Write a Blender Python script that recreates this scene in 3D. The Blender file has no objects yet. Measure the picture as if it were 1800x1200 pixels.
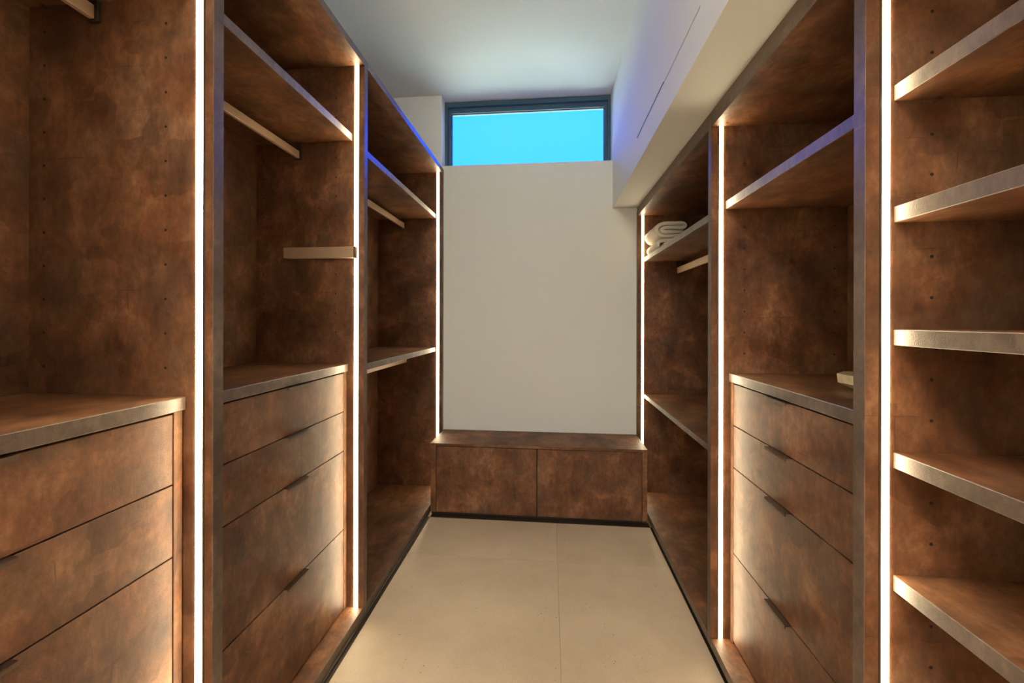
import bpy, bmesh, math, random
from mathutils import Vector, Matrix

scene = bpy.context.scene
COL = scene.collection
random.seed(7)

# ------------------------------------------------------------------ camera
FPX, YAW, ROLL, CX, CY, EYE = 718.866, 0.0957, 0.0022, 898.379, 562.533, 1.25
cam_d = bpy.data.cameras.new('camera')
cam = bpy.data.objects.new('camera', cam_d)
COL.objects.link(cam)
cam_d.sensor_fit = 'HORIZONTAL'
cam_d.sensor_width = 36.0
cam_d.lens = FPX / 1800.0 * 36.0
cam_d.shift_x = (900.0 - CX) / 1800.0
cam_d.shift_y = (CY - 600.0) / 1800.0
cam_d.clip_start = 0.02
cam.matrix_world = (Matrix.Translation((0, 0, EYE)) @ Matrix.Rotation(YAW, 4, 'Z')
                    @ Matrix.Rotation(math.pi / 2, 4, 'X') @ Matrix.Rotation(ROLL, 4, 'Z'))
scene.camera = cam

# ------------------------------------------------------------------ sky, exposure
SKY = (0.046, 0.445, 4.9)
SKY_K = 1.0
EXPOSURE = 0.88
LED_RGB = (1.0, 0.81, 0.51)
LED_K = 19.0
FILL_W = 60.0
SUN_K = 29.0
world = bpy.data.worlds.new('sky')
scene.world = world
world.use_nodes = True
bg = world.node_tree.nodes['Background']
bg.inputs['Color'].default_value = (*SKY, 1)
bg.inputs['Strength'].default_value = SKY_K
vs = scene.view_settings
vs.view_transform = 'Standard'
vs.look = 'None'
vs.exposure = EXPOSURE
vs.gamma = 1.0
vs.use_curve_mapping = False

sun_d = bpy.data.lights.new('sun', 'SUN')          # high sun behind the building: it lights the added ground outside
sun_d.energy = SUN_K
sun_d.angle = 0.01
sun_d.color = (1.0, 0.97, 0.92)
sun = bpy.data.objects.new('sun', sun_d)
COL.objects.link(sun)
sun.rotation_euler = (math.radians(22), 0, math.radians(15))

# ------------------------------------------------------------------ materials
def new_mat(name):
    m = bpy.data.materials.new(name)
    m.use_nodes = True
    nt = m.node_tree
    nt.nodes.clear()
    out = nt.nodes.new('ShaderNodeOutputMaterial')
    b = nt.nodes.new('ShaderNodeBsdfPrincipled')
    nt.links.new(b.outputs[0], out.inputs[0])
    return m, nt, b


def N(nt, kind, **kw):
    n = nt.nodes.new(kind)
    for k, v in kw.items():
        if k in n.inputs:
            n.inputs[k].default_value = v
        else:
            setattr(n, k, v)
    return n


def ramp(nt, src, stops):
    r = nt.nodes.new('ShaderNodeValToRGB')
    els = r.color_ramp.elements
    while len(els) < len(stops):
        els.new(0.5)
    for e, (p, c) in zip(els, stops):
        e.position = p
        e.color = (*c, 1) if len(c) == 3 else c
    nt.links.new(src, r.inputs[0])
    return r.outputs[0]


def mix(nt, a, b, fac, mode='MIX'):
    m = nt.nodes.new('ShaderNodeMix')
    m.data_type = 'RGBA'
    m.blend_type = mode
    for sock, v in ((m.inputs[0], fac), (m.inputs[6], a), (m.inputs[7], b)):
        if hasattr(v, 'links'):
            nt.links.new(v, sock)
        elif isinstance(v, (int, float)):
            sock.default_value = v
        else:
            sock.default_value = (*v, 1)
    return m.outputs[2]


def uv_coords(nt, spread=37.0):
    """UV in metres, shifted by a random amount for each object."""
    uv = nt.nodes.new('ShaderNodeUVMap')
    info = nt.nodes.new('ShaderNodeObjectInfo')
    sc = N(nt, 'ShaderNodeVectorMath', operation='SCALE')
    comb = nt.nodes.new('ShaderNodeCombineXYZ')
    mul = N(nt, 'ShaderNodeMath', operation='MULTIPLY')
    mul.inputs[1].default_value = spread
    nt.links.new(info.outputs['Random'], mul.inputs[0])
    nt.links.new(mul.outputs[0], comb.inputs[0])
    nt.links.new(mul.outputs[0], comb.inputs[1])
    add = N(nt, 'ShaderNodeVectorMath', operation='ADD')
    nt.links.new(uv.outputs[0], add.inputs[0])
    nt.links.new(comb.outputs[0], add.inputs[1])
    return add.outputs[0]


def laminate(name, dark, mid, light, rough=0.48, lines=0.55, spec=0.38):
    m, nt, b = new_mat(name)
    co = uv_coords(nt)
    def noise(scale, detail, rough_, dist=0.0, sx=1.0, sy=1.0):
        mp = nt.nodes.new('ShaderNodeMapping')
        mp.inputs['Scale'].default_value = (sx, sy, 1)
        nt.links.new(co, mp.inputs[0])
        n = N(nt, 'ShaderNodeTexNoise', Scale=scale, Detail=detail, Roughness=rough_, Distortion=dist)
        nt.links.new(mp.outputs[0], n.inputs['Vector'])
        return n.outputs[0]
    big = noise(4.3, 6, 0.66, 0.25)
    base = ramp(nt, big, [(0.30, dark), (0.50, mid), (0.70, light)])
    if lines:                                  # browner, greyer clouds of the bronze patina
        hue = ramp(nt, noise(5.3, 6, 0.66, 0.5), [(0.44, (0, 0, 0)), (0.64, (1, 1, 1))])
        hm = N(nt, 'ShaderNodeMath', operation='MULTIPLY')
        nt.links.new(hue, hm.inputs[0])
        hm.inputs[1].default_value = 0.62
        base = mix(nt, base, (0.135, 0.078, 0.047), hm.outputs[0])
    # brushed blotches with squarish outlines
    vor = N(nt, 'ShaderNodeTexVoronoi', Scale=9.5, distance='CHEBYCHEV')
    wob = N(nt, 'ShaderNodeTexNoise', Scale=9.0, Detail=3.0)
    nt.links.new(co, wob.inputs['Vector'])
    addv = N(nt, 'ShaderNodeVectorMath', operation='MULTIPLY_ADD')
    nt.links.new(wob.outputs['Color'], addv.inputs[0])
    addv.inputs[1].default_value = (0.09, 0.09, 0.0)
    nt.links.new(co, addv.inputs[2])
    nt.links.new(addv.outputs[0], vor.inputs['Vector'])
    sep = nt.nodes.new('ShaderNodeSeparateColor')
    nt.links.new(vor.outputs['Color'], sep.inputs[0])
    blot = ramp(nt, sep.outputs[0], [(0.0, (0.66, 0.64, 0.62)), (1.0, (1.22, 1.21, 1.20))])
    base = mix(nt, base, blot, 0.65, 'MULTIPLY')
    vert = noise(15.0, 6, 0.72, 0.2, 1.0, 0.45)
    base = mix(nt, base, ramp(nt, vert, [(0.30, (0.50, 0.47, 0.44)), (0.70, (1.34, 1.33, 1.32))]), 0.85, 'MULTIPLY')
    fine = noise(70.0, 4, 0.75, 0.0, 1.0, 0.5)
    base = mix(nt, base, ramp(nt, fine, [(0.3, (0.70, 0.69, 0.68)), (0.7, (1.24, 1.24, 1.24))]), 0.85, 'MULTIPLY')
    # faint hairline joints of the metal-leaf print
    br = N(nt, 'ShaderNodeTexBrick', Scale=1.0)
    br.inputs['Brick Width'].default_value = 0.21
    br.inputs['Row Height'].default_value = 0.105
    br.inputs['Mortar Size'].default_value = 0.0016
    br.inputs['Mortar Smooth'].default_value = 0.6
    br.inputs['Color1'].default_value = (0, 0, 0, 1)
    br.inputs['Color2'].default_value = (0, 0, 0, 1)
    br.inputs['Mortar'].default_value = (1, 1, 1, 1)
    wob2 = N(nt, 'ShaderNodeVectorMath', operation='MULTIPLY_ADD')
    nt.links.new(wob.outputs['Color'], wob2.inputs[0])
    wob2.inputs[1].default_value = (0.015, 0.015, 0.0)
    nt.links.new(co, wob2.inputs[2])
    nt.links.new(wob2.outputs[0], br.inputs['Vector'])
    gate = ramp(nt, noise(8.0, 3, 0.6), [(0.52, (0, 0, 0)), (0.64, (1, 1, 1))])
    fac = N(nt, 'ShaderNodeMath', operation='MULTIPLY')
    nt.links.new(br.outputs['Color'], fac.inputs[0])
    nt.links.new(gate, fac.inputs[1])
    fac2 = N(nt, 'ShaderNodeMath', operation='MULTIPLY')
    nt.links.new(fac.outputs[0], fac2.inputs[0])
    fac2.inputs[1].default_value = lines
    base = mix(nt, base, dark, fac2.outputs[0])
    nt.links.new(base, b.inputs['Base Color'])
    b.inputs['Roughness'].default_value = rough
    b.inputs['Specular IOR Level'].default_value = spec
    grain = N(nt, 'ShaderNodeTexNoise', Scale=420.0, Detail=2.0)
    nt.links.new(co, grain.inputs['Vector'])
    bump = N(nt, 'ShaderNodeBump', Strength=0.22, Distance=0.002)
    nt.links.new(grain.outputs[0], bump.inputs['Height'])
    nt.links.new(bump.outputs[0], b.inputs['Normal'])
    return m


def plain(name, rgb, rough=0.5, metal=0.0, bump=0.0, scale=200.0, var=0.0):
    m, nt, b = new_mat(name)
    b.inputs['Roughness'].default_value = rough
    b.inputs['Metallic'].default_value = metal
    tc = nt.nodes.new('ShaderNodeTexCoord')
    n = N(nt, 'ShaderNodeTexNoise', Scale=scale, Detail=3.0)
    nt.links.new(tc.outputs['Object'], n.inputs['Vector'])
    lo = tuple(c * (1 - var) for c in rgb)
    hi = tuple(min(1, c * (1 + var)) for c in rgb)
    nt.links.new(ramp(nt, n.outputs[0], [(0.3, lo), (0.7, hi)]), b.inputs['Base Color'])
    if bump:
        bp = N(nt, 'ShaderNodeBump', Strength=bump, Distance=0.002)
        nt.links.new(n.outputs[0], bp.inputs['Height'])
        nt.links.new(bp.outputs[0], b.inputs['Normal'])
    return m


def emitter(name, rgb, k):
    m = bpy.data.materials.new(name)
    m.use_nodes = True
    nt = m.node_tree
    nt.nodes.clear()
    out = nt.nodes.new('ShaderNodeOutputMaterial')
    e = nt.nodes.new('ShaderNodeEmission')
    e.inputs[0].default_value = (*rgb, 1)
    e.inputs[1].default_value = k
    nt.links.new(e.outputs[0], out.inputs[0])
    return m


M = {}
M['lam'] = laminate('bronze_laminate', (0.070, 0.0245, 0.0095), (0.185, 0.075, 0.032), (0.33, 0.162, 0.080))
M['edge'] = laminate('grey_bronze_edge_band', (0.086, 0.056, 0.041), (0.128, 0.086, 0.063), (0.180, 0.126, 0.094), rough=0.38, lines=0.0, spec=0.7)
M['paint'] = plain('white_paint', (0.76, 0.775, 0.75), 0.75, bump=0.04, scale=160, var=0.015)
M['dark'] = plain('dark_recess', (0.025, 0.017, 0.012), 0.7, var=0.1)  # near-black colour puts the shade of gaps and recesses into the surface
M['hole'] = plain('drilled_hole', (0.02, 0.012, 0.008), 0.8)  # dark colour stands for the shade inside drilled holes
M['rail'] = plain('champagne_metal', (0.46, 0.31, 0.20), 0.42, 0.25, var=0.03, scale=60)
M['bracket'] = plain('dark_bronze_metal', (0.10, 0.085, 0.07), 0.35, 0.8, var=0.05)
M['handle'] = plain('bronze_handle_metal', (0.17, 0.12, 0.092), 0.28, 0.9, var=0.05)
M['chrome'] = plain('chrome', (0.75, 0.72, 0.68), 0.15, 1.0)
M['led'] = emitter('led_diffuser', LED_RGB, LED_K)
M['profile'] = plain('led_profile_metal', (0.22, 0.17, 0.11), 0.4, 0.8)
M['frame'] = plain('grey_blue_aluminium', (0.060, 0.125, 0.180), 0.4, 0.3, var=0.03)
M['trimmetal'] = plain('floor_edge_metal', (0.06, 0.046, 0.035), 0.45, 0.6, var=0.05)
M['towel'] = plain('towel_cotton', (0.84, 0.74, 0.60), 0.95, bump=0.6, scale=500, var=0.08)
M['bowl'] = plain('pale_stone', (0.84, 0.70, 0.47), 0.55, bump=0.15, scale=35, var=0.22)
M['grout'] = plain('grout', (0.46, 0.34, 0.22), 0.8, var=0.05)
M['lens'] = emitter('ceiling_light_diffuser', (1.0, 0.90, 0.75), FILL_W / (0.78 * 0.78 * math.pi))  # glow of the added fill panel
M['paving'] = plain('pale_paving', (0.38, 0.50, 0.33), 0.8, var=0.08, scale=3)  # tint chosen for the light this added plane throws on the ceiling
M['filler'] = plain('brown_grey_filler', (0.17, 0.115, 0.08), 0.5, var=0.1, scale=20)


def tile_material():
    m, nt, b = new_mat('beige_stone_tile')
    co = uv_coords(nt)
    n1 = N(nt, 'ShaderNodeTexNoise', Scale=2.3, Detail=6.0, Roughness=0.6)
    nt.links.new(co, n1.inputs['Vector'])
    base = ramp(nt, n1.outputs[0], [(0.32, (0.56, 0.435, 0.300)), (0.66, (0.71, 0.565, 0.405))])
    n2 = N(nt, 'ShaderNodeTexNoise', Scale=190.0, Detail=3.0)
    nt.links.new(co, n2.inputs['Vector'])
    base = mix(nt, base, ramp(nt, n2.outputs[0], [(0.3, (0.90, 0.89, 0.88)), (0.7, (1.08, 1.08, 1.08))]), 0.7, 'MULTIPLY')
    v = N(nt, 'ShaderNodeTexVoronoi', Scale=62.0)
    nt.links.new(co, v.inputs['Vector'])
    pit = ramp(nt, v.outputs['Distance'], [(0.09, (1, 1, 1)), (0.20, (0, 0, 0))])
    n3 = N(nt, 'ShaderNodeTexNoise', Scale=7.0, Detail=3.0)
    nt.links.new(co, n3.inputs['Vector'])
    gate = ramp(nt, n3.outputs[0], [(0.50, (0, 0, 0)), (0.62, (1, 1, 1))])
    sepc = nt.nodes.new('ShaderNodeSeparateColor')
    nt.links.new(v.outputs['Color'], sepc.inputs[0])
    rnd = ramp(nt, sepc.outputs[1], [(0.55, (0, 0, 0)), (0.6, (1, 1, 1))])
    f1 = N(nt, 'ShaderNodeMath', operation='MULTIPLY')
    nt.links.new(pit, f1.inputs[0]); nt.links.new(gate, f1.inputs[1])
    f2 = N(nt, 'ShaderNodeMath', operation='MULTIPLY')
    nt.links.new(f1.outputs[0], f2.inputs[0]); nt.links.new(rnd, f2.inputs[1])
    f3 = N(nt, 'ShaderNodeMath', operation='MULTIPLY')
    nt.links.new(f2.outputs[0], f3.inputs[0]); f3.inputs[1].default_value = 0.85
    base = mix(nt, base, (0.20, 0.14, 0.09), f3.outputs[0])
    nt.links.new(base, b.inputs['Base Color'])
    b.inputs['Roughness'].default_value = 0.5
    return m


M['tile'] = tile_material()


def glass_material():
    m = bpy.data.materials.new('window_glass')
    m.use_nodes = True
    nt = m.node_tree
    nt.nodes.clear()
    out = nt.nodes.new('ShaderNodeOutputMaterial')
    t = nt.nodes.new('ShaderNodeBsdfTransparent')
    t.inputs[0].default_value = (0.96, 0.985, 0.98, 1)
    g = nt.nodes.new('ShaderNodeBsdfGlossy')
    g.inputs['Roughness'].default_value = 0.02
    fr = nt.nodes.new('ShaderNodeFresnel')
    fr.inputs[0].default_value = 1.45
    mx = nt.nodes.new('ShaderNodeMixShader')
    nt.links.new(fr.outputs[0], mx.inputs[0])
    nt.links.new(t.outputs[0], mx.inputs[1])
    nt.links.new(g.outputs[0], mx.inputs[2])
    nt.links.new(mx.outputs[0], out.inputs[0])
    return m


M['glass'] = glass_material()

# ------------------------------------------------------------------ helpers
EDGED = ('side_panel', 'top_board', 'base_board', 'shelf', 'countertop')


def uv_metres(bm):
    uv = bm.loops.layers.uv.verify()
    for f in bm.faces:
        n = f.normal
        ax = max(range(3), key=lambda i: abs(n[i]))
        for l in f.loops:
            c = l.vert.co
            l[uv].uv = (c.y, c.z) if ax == 0 else (c.x, c.z) if ax == 1 else (c.x, c.y)


def add_box(bm, x0, x1, y0, y1, z0, z1):
    x0, x1 = min(x0, x1), max(x0, x1)
    y0, y1 = min(y0, y1), max(y0, y1)
    r = bmesh.ops.create_cube(bm, size=1.0, matrix=Matrix.Translation(((x0 + x1) / 2, (y0 + y1) / 2, (z0 + z1) / 2))
                              @ Matrix.Diagonal((x1 - x0, y1 - y0, z1 - z0, 1)))
    return r['verts']


def obj(name, bm, mat, parent=None, bevel=0.0, smooth=False, kind=None, edge=False):
    """Link the bmesh (in world metres) as ONE mesh object with its origin at its base centre."""
    if bevel:
        bmesh.ops.bevel(bm, geom=list(bm.edges), offset=bevel, segments=1, affect='EDGES', profile=0.7)
    bmesh.ops.recalc_face_normals(bm, faces=list(bm.faces))
    bm.normal_update()
    uv_metres(bm)
    lo = [min(v.co[i] for v in bm.verts) for i in range(3)]
    hi = [max(v.co[i] for v in bm.verts) for i in range(3)]
    o0 = Vector(((lo[0] + hi[0]) / 2, (lo[1] + hi[1]) / 2, lo[2]))
    bmesh.ops.translate(bm, verts=list(bm.verts), vec=-o0)
    me = bpy.data.meshes.new(name)
    bm.to_mesh(me)
    bm.free()
    if smooth:
        for p in me.polygons:
            p.use_smooth = True
    me.materials.append(M[mat])
    if edge:                                   # board edges facing the aisle carry a greyer edge band
        me.materials.append(M['edge'])
        for p in me.polygons:
            if abs(p.normal.x) > 0.6:
                p.material_index = 1
    o = bpy.data.objects.new(name, me)
    COL.objects.link(o)
    w = o0
    if parent is not None:
        o.parent = parent
        p, q = parent, Vector((0, 0, 0))
        while p is not None:
            q += p.location
            p = p.parent
        w = o0 - q
    o.location = w
    if kind:
        o['kind'] = kind
    return o


def box(name, x0, x1, y0, y1, z0, z1, mat, parent=None, bevel=0.0008, kind=None):
    bm = bmesh.new()
    add_box(bm, x0, x1, y0, y1, z0, z1)
    return obj(name, bm, mat, parent, bevel, kind=kind, edge=(name in EDGED))


def boxes(name, lst, mat, parent=None, bevel=0.0, kind=None):
    bm = bmesh.new()
    for b in lst:
        add_box(bm, *b)
    return obj(name, bm, mat, parent, bevel, kind=kind)


def thing(name, label, cat, loc, group=None):
    o = bpy.data.objects.new(name, None)
    o.empty_display_size = 0.05
    COL.objects.link(o)
    o.location = loc
    o['label'] = label
    o['category'] = cat
    if group:
        o['group'] = group
    return o


def tag(o, label, cat, group=None):
    o['label'] = label
    o['category'] = cat
    if group:
        o['group'] = group
    return o


# ------------------------------------------------------------------ layout (metres; camera above x=0, y=0)
ZC = 2.882                      # ceiling
YW = 2.912                      # far wall
YWIN = 3.02                     # window plane
XLB, XRB = -1.255, 1.068        # inner faces of the back panels
XLF, XRF = -0.773, 0.595        # front planes of the wardrobes
YNEAR = -2.2
XBH, ZBH = 0.432, 2.032         # bulkhead face and soffit
XWL, XWR = XLB - 0.022, XRB + 0.022
WT = 0.12

# ------------------------------------------------------------------ setting
floor = box('floor', XWL - WT, XWR + WT, YNEAR - WT, YWIN + 0.1, -0.06, -0.0035, 'grout', bevel=0, kind='structure')
JX, JY, TW, TL = 0.040, 2.131, 0.90, 1.20
ix = 0
for i in range(-2, 3):
    for j in range(-4, 1):
        x0, x1 = JX + i * TW + 0.0012, JX + (i + 1) * TW - 0.0012
        y0, y1 = JY + j * TL + 0.0012, JY + (j + 1) * TL - 0.0012
        x0, x1 = max(x0, XWL), min(x1, XWR)
        y0, y1 = max(y0, YNEAR), min(y1, YW)
        if x1 - x0 > 0.02 and y1 - y0 > 0.02:
            box('tile', x0, x1, y0, y1, -0.0034, 0.0, 'tile', floor, bevel=0.0004)

box('ceiling', XWL - WT, XWR + WT, YNEAR - WT, YWIN + 0.05, ZC, ZC + 0.12, 'paint', bevel=0, kind='structure')
box('wall_left', XWL - WT, XWL, YNEAR - WT, YWIN + 0.1, 0, ZC, 'paint', bevel=0, kind='structure')
# right wall with the dropped bulkhead above the wardrobes
bm = bmesh.new()
prof = [(XWR, 0.0), (XWR, ZBH), (XBH, ZBH), (XBH, ZC), (XWR + WT, ZC), (XWR + WT, 0.0)]
v0 = [bm.verts.new((x, YNEAR - WT, z)) for x, z in prof]
v1 = [bm.verts.new((x, YWIN + 0.1, z)) for x, z in prof]
bm.faces.new(v0)
bm.faces.new(list(reversed(v1)))
for i in range(6):
    k = (i + 1) % 6
    bm.faces.new((v0[i], v1[i], v1[k], v0[k]))
obj('wall_right', bm, 'paint', kind='structure')
ZS = 2.362
boxes('wall_far', [(XWL, XWR, YW, YWIN + 0.1, 0.0, ZS), (XWL, -0.790, YW, YWIN + 0.1, ZS, ZC)], 'paint', kind='structure')
box('wall_near', XWL, XWR, YNEAR - WT, YNEAR, 0, ZC, 'paint', bevel=0, kind='structure')

# window
win = bpy.data.objects.new('window_1', None)
COL.objects.link(win)
win.location = (-0.18, YWIN, ZS)
win['kind'] = 'structure'
wx0, wx1, wz0, wz1 = -0.790, XBH, ZS, ZC - 0.004


def ring(name, x0, x1, z0, z1, t, y0, y1, mat, parent, tt=None, tb=None):
    tt = t if tt is None else tt
    tb = t if tb is None else tb
    return boxes(name, [(x0, x0 + t, y0, y1, z0, z1), (x1 - t, x1, y0, y1, z0, z1),
                        (x0 + t, x1 - t, y0, y1, z0, z0 + tb), (x0 + t, x1 - t, y0, y1, z1 - tt, z1)], mat, parent)


ring('window_frame', wx0, wx1, wz0, wz1, 0.022, YWIN - 0.012, YWIN + 0.06, 'frame', win, tt=0.034, tb=0.020)
sash = ring('sash', wx0 + 0.024, wx1 - 0.024, wz0 + 0.012, wz1 - 0.038, 0.020, YWIN + 0.006, YWIN + 0.05, 'frame', win, tt=0.036, tb=0.012)
ring('glazing_bead', wx0 + 0.044, wx1 - 0.044, wz0 + 0.022, wz1 - 0.074, 0.004, YWIN + 0.02, YWIN + 0.03, 'trimmetal', sash)
box('pane', wx0 + 0.043, wx1 - 0.043, YWIN + 0.028, YWIN + 0.034, wz0 + 0.022, wz1 - 0.073, 'glass', win, bevel=0)
box('window_sill', wx0 + 0.001, wx1 - 0.001, YW - 0.003, YWIN - 0.013, ZS, ZS + 0.006, 'paint', win, bevel=0.001)

# floor edge trims and the filler above the right wardrobes
box('trim_1', XLF - 0.001, -0.757, 0.1, 2.535, 0.0, 0.003, 'trimmetal', bevel=0.0006, kind='structure')
box('trim_2', 0.601, XRF + 0.018, 0.1, 2.535, 0.0, 0.003, 'trimmetal', bevel=0.0006, kind='structure')
box('trim_3', -0.757, 0.601, 2.535, 2.5868, 0.0, 0.003, 'trimmetal', bevel=0.0006, kind='structure')
box('trim_4', XRF + 0.003, XRF + 0.022, 0.07, YW, 2.0005, ZBH, 'filler', bevel=0.0006, kind='structure')

# linear slot diffuser in the bulkhead
slot = thing('slot_diffuser', 'thin dark linear air slot in the white bulkhead wall', 'air vent', (XBH, 1.67, 2.158))
box('slot_channel', XBH - 0.0006, XBH, 1.236, 2.105, 2.1615, 2.1645, 'dark', slot, bevel=0)  # strip on the wall face, its darkness standing for shade in the slot
box('slot_lip', XBH - 0.002, XBH, 1.62, 2.105, 2.1665, 2.1675, 'frame', slot, bevel=0)
box('slot_flange', XBH - 0.0012, XBH, 1.236, 2.105, 2.158, 2.1612, 'paint', slot, bevel=0.0003)

# unseen plane added outside to bounce sunlight onto the ceiling, below the high window
box('ground', -30, 30, YWIN + 0.27, 45, -0.6, -0.3, 'paving', bevel=0, kind='structure')

# unseen fill light, added to brighten the far wall and floor, behind the camera
cl = thing('ceiling_light', 'flat square white ceiling light over the near end of the room', 'ceiling light', (-0.35, -1.6, ZC - 0.03))
boxes('frame', [(-0.75, -0.74, -2.0, -1.2, ZC - 0.03, ZC), (0.04, 0.05, -2.0, -1.2, ZC - 0.03, ZC),
                (-0.74, 0.04, -2.0, -1.99, ZC - 0.03, ZC), (-0.74, 0.04, -1.21, -1.2, ZC - 0.03, ZC)], 'paint', cl)
box('diffuser', -0.74, 0.04, -1.99, -1.21, ZC - 0.022, ZC - 0.018, 'lens', cl, bevel=0)

# ------------------------------------------------------------------ wardrobe builders
PT = 0.030                      # board thickness


def xin(side, d):
    """x of a plane d metres behind the front plane of that side's wardrobes."""
    return XLF - d if side < 0 else XRF + d


def led(unit, side, yface, z0, z1):
    xa, xb = (-0.797, -0.815) if side < 0 else (0.623, 0.637)
    s = box('led_strip', xa, xb, yface - 0.0022, yface - 0.0002, z0, z1, 'led', unit, bevel=0)
    s['label'] = 'glowing warm white light strip'
    sg = -1 if side > 0 else 1
    p = box('led_profile', xa + sg * 0.0003, xa + sg * 0.0035, yface - 0.003, yface - 0.0001, z0, z1, 'profile', unit, bevel=0)
    return s


def pin_holes(unit, side, yface, zs, cols):  # thin discs on the panel face, coloured as shaded holes
    bm = bmesh.new()
    for x in cols:
        for z in zs:
            bmesh.ops.create_cone(bm, cap_ends=True, segments=10, radius1=0.0032, radius2=0.0032, depth=0.0006,
                                  matrix=Matrix.Translation((x, yface - 0.0002, z)) @ Matrix.Rotation(math.pi / 2, 4, 'X'))
    o = obj('pin_holes', bm, 'hole', unit, kind='stuff')
    return o


def shelf(unit, side, y0, y1, ztop, xf, t=PT, pins=True):
    xb = (XLB if side < 0 else XRB)
    s = box('shelf', xf, xb, y0, y1, ztop - t, ztop, 'lam', unit, bevel=0.0012)
    if pins:
        for x in ((-0.905, -1.205) if side < 0 else (0.715, 1.02)):
            bm = bmesh.new()
            bmesh.ops.create_cone(bm, cap_ends=True, segments=10, radius1=0.003, radius2=0.003, depth=0.012,
                                  matrix=Matrix.Translation((x, y1 - 0.006, ztop - t - 0.0032)) @ Matrix.Rotation(math.pi / 2, 4, 'X'))
            obj('shelf_pin', bm, 'chrome', s)
    return s


def rail(unit, x, y0, y1, z0, z1, ztop, w=0.014):
    r = box('clothes_rail', x - w / 2, x + w / 2, y0 + 0.009, y1 - 0.009, z0, z1, 'rail', unit, bevel=0.002)
    for ya, yb in ((y0 + 0.0003, y0 + 0.009), (y1 - 0.009, y1 - 0.0003)):
        box('bracket', x - 0.014, x + 0.014, ya, yb, z0 - 0.004, ztop, 'bracket', r, bevel=0.001)
    return r


def wardrobe(side, y0, y1, ztop_top, zb0, zb1, label, near_panel=None, top_t=PT):
    """Open wardrobe: bay from y0 to y1, its far side panel from y1 to y1+PT."""
    xf = XLF if side < 0 else XRF
    xb = XLB if side < 0 else XRB
    xo = xb + (0.018 if side > 0 else -0.018)
    u = thing('open_wardrobe', label, 'wardrobe', ((xf + xb) / 2, (y0 + y1) / 2, 0.0), 'built-in open wardrobes along both sides')
    sgn = -1 if side < 0 else 1
    box('side_panel', xf, xb, y1, y1 + PT, zb0, ztop_top, 'lam', u)
    if near_panel:
        box('side_panel', xf, xb, near_panel[0], near_panel[1], zb0, ztop_top, 'lam', u)
    box('top_board', xf, xb, y0, y1, ztop_top - top_t, ztop_top, 'lam', u)
    box('base_board', xf, xb, y0, y1, zb0, zb1, 'lam', u)
    box('back_panel', xb, xo, y0 - (PT if near_panel else 0), y1 + PT, zb0, ztop_top, 'lam', u)
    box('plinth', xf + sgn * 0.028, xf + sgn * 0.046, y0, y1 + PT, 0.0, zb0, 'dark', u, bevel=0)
    led(u, side, y1, zb1, ztop_top - top_t)
    # screw cap in the base board below the strip
    bm = bmesh.new()
    bmesh.ops.create_cone(bm, cap_ends=True, segments=14, radius1=0.005, radius2=0.0042, depth=0.0012,
                          matrix=Matrix.Translation((xf + sgn * 0.045, y1 - 0.03, zb1 + 0.0006)))
    obj('screw_cap', bm, 'lam', u)
    bm = bmesh.new()
    bmesh.ops.create_cone(bm, cap_ends=True, segments=14, radius1=0.005, radius2=0.0042, depth=0.0012,
                          matrix=Matrix.Translation((xf + sgn * 0.045, y1 - 0.03, ztop_top - top_t - 0.0006)))
    obj('screw_cap', bm, 'lam', u)
    return u


def handle(drawer, side, xfr, yc, ztop, length=0.112):
    sg = 1 if side < 0 else -1
    bm = bmesh.new()
    add_box(bm, xfr - sg * 0.012, xfr + sg * 0.016, yc - length / 2, yc + length / 2, ztop + 0.0003, ztop + 0.0022)
    add_box(bm, xfr + sg * 0.0142, xfr + sg * 0.016, yc - length / 2, yc + length / 2, ztop - 0.006, ztop + 0.0002)
    o = obj('handle', bm, 'handle', drawer)
    o['label'] = 'slim dark bronze edge pull'
    return o


def drawer_chest(side, y0, y1, xfr, xtop, ztop, cuts, zbot, zbase, hyc, label):
    """cuts: heights of the joints between drawers, top to bottom."""
    xb = (XLB + 0.001) if side < 0 else (XRB - 0.001)
    sg = -1 if side < 0 else 1
    c = thing('drawer_chest', label, 'chest', ((xfr + xb) / 2, (y0 + y1) / 2, zbase), 'four-drawer chests inside the wardrobes')
    tt = 0.031
    box('countertop', xtop, xb, y0 + 0.001, y1 - 0.001, ztop - tt, ztop, 'lam', c, bevel=0.0014)
    st = 0.022
    for ya, yb in ((y0 + 0.003, y0 + 0.003 + st), (y1 - 0.003 - st, y1 - 0.003)):
        box('side_board', xfr, xb, ya, yb, zbase + 0.0003, ztop - tt - 0.0003, 'lam', c, bevel=0.001)
    ya, yb = y0 + 0.003 + st, y1 - 0.003 - st
    box('carcass', xfr + sg * 0.0225, xb, ya + 0.001, yb - 0.001, zbase + 0.0005, ztop - tt - 0.0005, 'dark', c, bevel=0)  # coloured near-black so the gaps around the drawers look shaded
    edges = [ztop - tt - 0.0055] + list(cuts) + [zbot]
    for i, (a, b) in enumerate(zip(edges, edges[1:])):
        zt = a - (0.0018 if i else 0.0)
        zb = b + (0.0018 if i < len(edges) - 2 else 0.0)
        d = box('drawer', xfr, xfr + sg * 0.0195, ya + 0.0028, yb - 0.0028, zb, zt, 'lam', c, bevel=0.0008)
        handle(d, side, xfr, hyc, zt)
    return c


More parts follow.
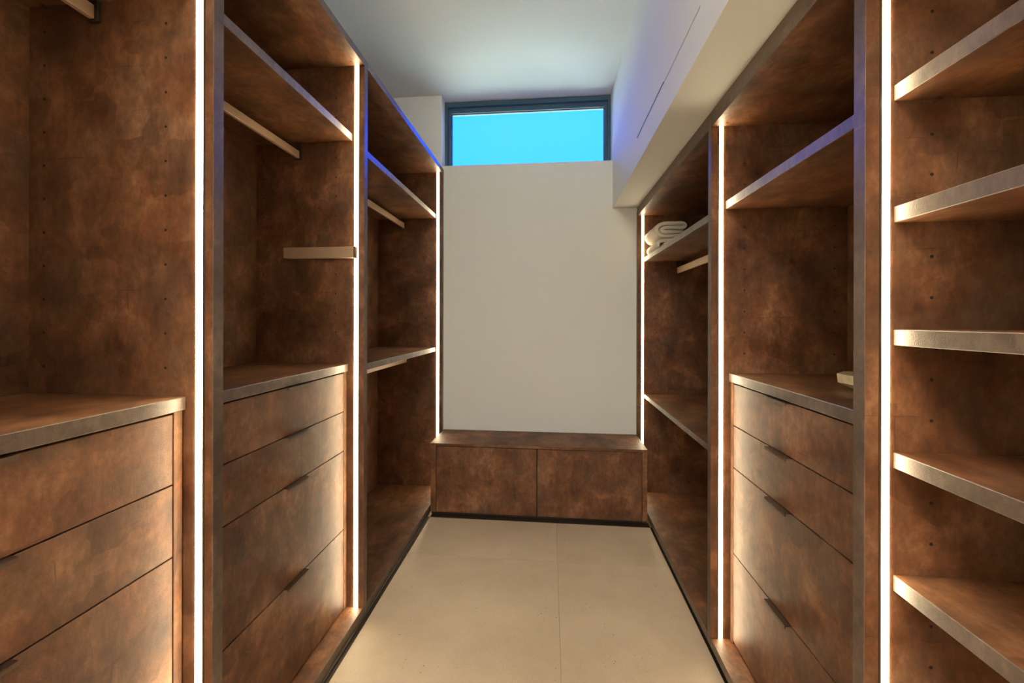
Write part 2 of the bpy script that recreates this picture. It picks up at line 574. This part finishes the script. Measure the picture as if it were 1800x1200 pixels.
# ------------------------------------------------------------------ left side
zLb0, zLb1, zLt = 0.014, 0.052, 2.341
L = [(0.137, 0.872), (0.902, 1.639), (1.669, 2.882)]
u = wardrobe(-1, L[0][0], L[0][1], zLt, zLb0, zLb1, 'open bronze wardrobe nearest the viewpoint on the left', near_panel=(0.107, 0.137))
shelf(u, -1, L[0][0] + .001, L[0][1] - .001, 2.030, -0.825)
rail(u, -1.074, L[0][0], L[0][1], 1.955, 1.988, 2.000)
pin_holes(u, -1, L[0][1], [1.940 - .0803 * k for k in range(11)], (-0.893, -1.213))
u = wardrobe(-1, L[1][0], L[1][1], zLt, zLb0, zLb1, 'open bronze wardrobe in the middle of the left side')
shelf(u, -1, L[1][0] + .001, L[1][1] - .001, 2.026, -0.825)
rail(u, -1.060, L[1][0], L[1][1], 1.929, 1.960, 1.996)
pin_holes(u, -1, L[1][1], [1.930 - .0813 * k for k in range(4)] + [1.523 - .0813 * k for k in range(1, 6)] + [2.18, 2.10], (-0.897, -1.220))
v = box('valet_rod', -1.111, -0.806, L[1][1] - 0.030, L[1][1] - 0.0005, 1.506, 1.551, 'rail', u, bevel=0.002)
box('end_cap', -0.8055, -0.800, L[1][1] - 0.032, L[1][1] - 0.0004, 1.503, 1.553, 'chrome', v, bevel=0.0015)
u = wardrobe(-1, L[2][0], L[2][1], zLt, zLb0, zLb1, 'open bronze wardrobe at the far left beside the bench')
shelf(u, -1, L[2][0] + .001, L[2][1] - .001, 2.012, -0.823)
rail(u, -1.060, L[2][0], L[2][1], 1.915, 1.952, 1.982)
shelf(u, -1, L[2][0] + .001, L[2][1] - .001, 1.054, -0.823, pins=False)
rail(u, -1.040, L[2][0], L[2][1], 0.945, 0.980, 1.024)
pin_holes(u, -1, L[2][1], [1.902 - .08 * k for k in range(10)] + [0.93 - .08 * k for k in range(9)], (-0.895, -1.19))

drawer_chest(-1, L[0][0], L[0][1], -0.846, -0.8385, 1.072, (0.877, 0.714, 0.388), 0.060, zLb1, 0.510,
             'bronze chest of drawers in the nearest left wardrobe')
drawer_chest(-1, L[1][0], L[1][1], -0.846, -0.8405, 1.066, (0.872, 0.710, 0.387), 0.060, zLb1, 1.288,
             'bronze chest of drawers in the middle left wardrobe, below the pull-out rod')

# ------------------------------------------------------------------ right side
zRb0, zRb1, zRt = 0.038, 0.072, 2.000
R = [(0.100, 0.838), (0.868, 1.586), (1.616, 2.882)]
u = wardrobe(1, R[0][0], R[0][1], zRt, zRb0, zRb1, 'open bronze wardrobe of five shelves nearest on the right', near_panel=(0.070, 0.100))
for z in (1.694, 1.4655, 1.234, 1.003, 0.772):
    shelf(u, 1, R[0][0] + .001, R[0][1] - .001, z, 0.644)
pin_holes(u, 1, R[0][1], [1.907, 1.83, 1.753, 1.60, 1.525, 1.371, 1.294, 1.140, 1.063, 0.909, 0.832, 0.678, 0.601, 0.524], (0.711, 1.02))
u = wardrobe(1, R[1][0], R[1][1], zRt, zRb0, zRb1, 'open bronze wardrobe in the middle of the right side')
shelf(u, 1, R[1][0] + .001, R[1][1] - .001, 1.692, 0.6455)
pin_holes(u, 1, R[1][1], [1.83, 1.753] + [1.595 - .0777 * k for k in range(7)], (0.713, 1.024))
u = wardrobe(1, R[2][0], R[2][1], zRt, zRb0, zRb1, 'open bronze wardrobe at the far right holding towels')
shelf(u, 1, R[2][0] + .001, R[2][1] - .001, 1.683, 0.641)
rail(u, 0.862, R[2][0], R[2][1], 1.570, 1.610, 1.653)
shelf(u, 1, R[2][0] + .001, R[2][1] - .001, 0.745, 0.641, t=0.026)
pin_holes(u, 1, R[2][1], [1.585 - .08 * k for k in range(10)] + [0.62 - .08 * k for k in range(6)], (0.711, 1.03))
drawer_chest(1, R[1][0], R[1][1], 0.664, 0.658, 1.056, (0.869, 0.716, 0.405), 0.086, zRb1, 1.256,
             'bronze chest of drawers in the middle right wardrobe, under the bowl')

# ------------------------------------------------------------------ bench
bx0, bx1, by0, by1 = -0.766, 0.594, 2.575, YW - 0.002
b = thing('storage_bench', 'low bronze storage bench below the window at the far wall', 'bench', ((bx0 + bx1) / 2, 2.74, 0.0))
box('bench_top', bx0 - 0.002, bx1 + 0.0008, by0 - 0.004, by1, 0.442, 0.458, 'lam', b, bevel=0.001)
box('side_board', bx0, bx0 + 0.036, by0, by1, 0.016, 0.4418, 'lam', b)
box('side_board', bx1 - 0.031, bx1, by0, by1, 0.016, 0.4418, 'lam', b)
box('carcass', bx0 + 0.0365, bx1 - 0.0315, by0 + 0.022, by1, 0.016, 0.4415, 'dark', b, bevel=0)
for xa, xb_, hx in ((bx0 + 0.038, -0.0845, -0.42), (-0.0795, bx1 - 0.034, 0.26)):
    d = box('door', xa, xb_, by0 + 0.001, by0 + 0.0205, 0.017, 0.438, 'lam', b)
    box('handle', hx - 0.045, hx + 0.045, by0 - 0.006, by0 + 0.018, 0.4384, 0.4400, 'handle', d, bevel=0)
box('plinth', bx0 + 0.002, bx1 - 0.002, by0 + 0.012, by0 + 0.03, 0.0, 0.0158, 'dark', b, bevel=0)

# ------------------------------------------------------------------ towels
def smooth_path(pts, n=10):
    out = []
    for i in range(len(pts) - 1):
        p0 = pts[max(i - 1, 0)]; p1 = pts[i]; p2 = pts[i + 1]; p3 = pts[min(i + 2, len(pts) - 1)]
        for k in range(n):
            t = k / n
            f = lambda a, b_, c, d: 0.5 * (2 * b_ + (c - a) * t + (2 * a - 5 * b_ + 4 * c - d) * t * t + (3 * b_ - a - 3 * c + d) * t ** 3)
            out.append((f(p0[0], p1[0], p2[0], p3[0]), f(p0[1], p1[1], p2[1], p3[1])))
    out.append(pts[-1])
    return out


def towel(name, path, th, x0, z0, y0, y1, label, seed):
    rnd = random.Random(seed)
    p = smooth_path(path, 7)
    left, right = [], []
    for i, (x, z) in enumerate(p):
        a = p[max(i - 1, 0)]; c = p[min(i + 1, len(p) - 1)]
        tx, tz = c[0] - a[0], c[1] - a[1]
        l = math.hypot(tx, tz) or 1
        nx, nz = -tz / l, tx / l
        h = th / 2 * (0.35 if i in (0, len(p) - 1) else 1)
        left.append((x + nx * h, z + nz * h))
        right.append((x - nx * h, z - nz * h))
    loop = left + right[::-1]
    bm = bmesh.new()
    NY = 10
    rings = []
    for j in range(NY + 1):
        y = y0 + (y1 - y0) * (0.012 if j == 1 else 0.988 if j == NY - 1 else j / NY)
        e = 0.0042 if j in (0, NY) else 0.001 if j in (1, NY - 1) else 0.0
        ph = rnd.random() * 6
        r = []
        for i, (x, z) in enumerate(loop):
            k = i if i < len(p) else len(loop) - 1 - i
            dy = 0.0035 * math.sin(k * 0.21 + seed) if j in (0, NY) else 0
            cx, cz = p[k]
            x_, z_ = cx + (x - cx) * (1 - e / (th / 2)), cz + (z - cz) * (1 - e / (th / 2))
            r.append(bm.verts.new((x0 + x_ + 0.0012 * math.sin(j * 1.3 + k * 0.1), y + dy, z0 + z_)))
        rings.append(r)
    n = len(loop)
    for a, c in zip(rings, rings[1:]):
        for i in range(n):
            bm.faces.new((a[i], a[(i + 1) % n], c[(i + 1) % n], c[i]))
    m = len(p)
    for r in (rings[0], rings[-1]):
        for i in range(m - 1):
            bm.faces.new((r[i], r[i + 1], r[n - 2 - i], r[n - 1 - i]))
    return tag(obj(name, bm, 'towel', smooth=True), label, 'towel', 'folded white towels on the far right shelf')


TH = 0.0224
zt0 = 1.683
low = [(0.165, 0.0122), (0.09, 0.0122), (0.03, 0.0125), (0.0125, 0.034), (0.03, 0.0585), (0.09, 0.0605), (0.140, 0.0600), (0.1565, 0.048),
       (0.140, 0.0365), (0.09, 0.0365), (0.045, 0.0365)]
towel('towel', low, TH, 0.650, zt0 + 0.0004, 2.600, 2.868, 'rolled cream towel underneath, lying directly on the far right shelf', 1)
up = [(0.195, 0.0128), (0.12, 0.0130), (0.045, 0.0140), (0.014, 0.040), (0.016, 0.072), (0.055, 0.0905), (0.12, 0.0915), (0.165, 0.0905), (0.180, 0.077),
      (0.165, 0.0645), (0.11, 0.0655), (0.058, 0.0645), (0.0415, 0.052), (0.058, 0.0390), (0.11, 0.0385), (0.170, 0.0395)]
towel('towel', up, TH * 1.03, 0.640, zt0 + 0.0734, 2.590, 2.872, 'folded cream towel on top of the other towel', 2)

# ------------------------------------------------------------------ bowl
bm = bmesh.new()
cxb, cyb, zb = 0.922, 1.235, 1.0565
prof = [(0.0, 0.0), (0.070, 0.0), (0.0985, 0.016), (0.101, 0.041), (0.0945, 0.041), (0.091, 0.018), (0.064, 0.007), (0.0, 0.007)]
seg = 8
rings = []
for r, z in prof:
    if r == 0:
        rings.append([bm.verts.new((cxb, cyb, zb + z))])
    else:
        rings.append([bm.verts.new((cxb + r * math.cos(2 * math.pi * (k + .5) / seg), cyb + r * math.sin(2 * math.pi * (k + .5) / seg), zb + z)) for k in range(seg)])
for a, c in zip(rings, rings[1:]):
    for k in range(seg):
        k2 = (k + 1) % seg
        if len(a) == 1:
            bm.faces.new((a[0], c[k], c[k2]))
        elif len(c) == 1:
            bm.faces.new((a[k], a[k2], c[0]))
        else:
            bm.faces.new((a[k], a[k2], c[k2], c[k]))
tag(obj('bowl', bm, 'bowl'), 'pale faceted stone bowl on the middle right drawer chest', 'bowl')
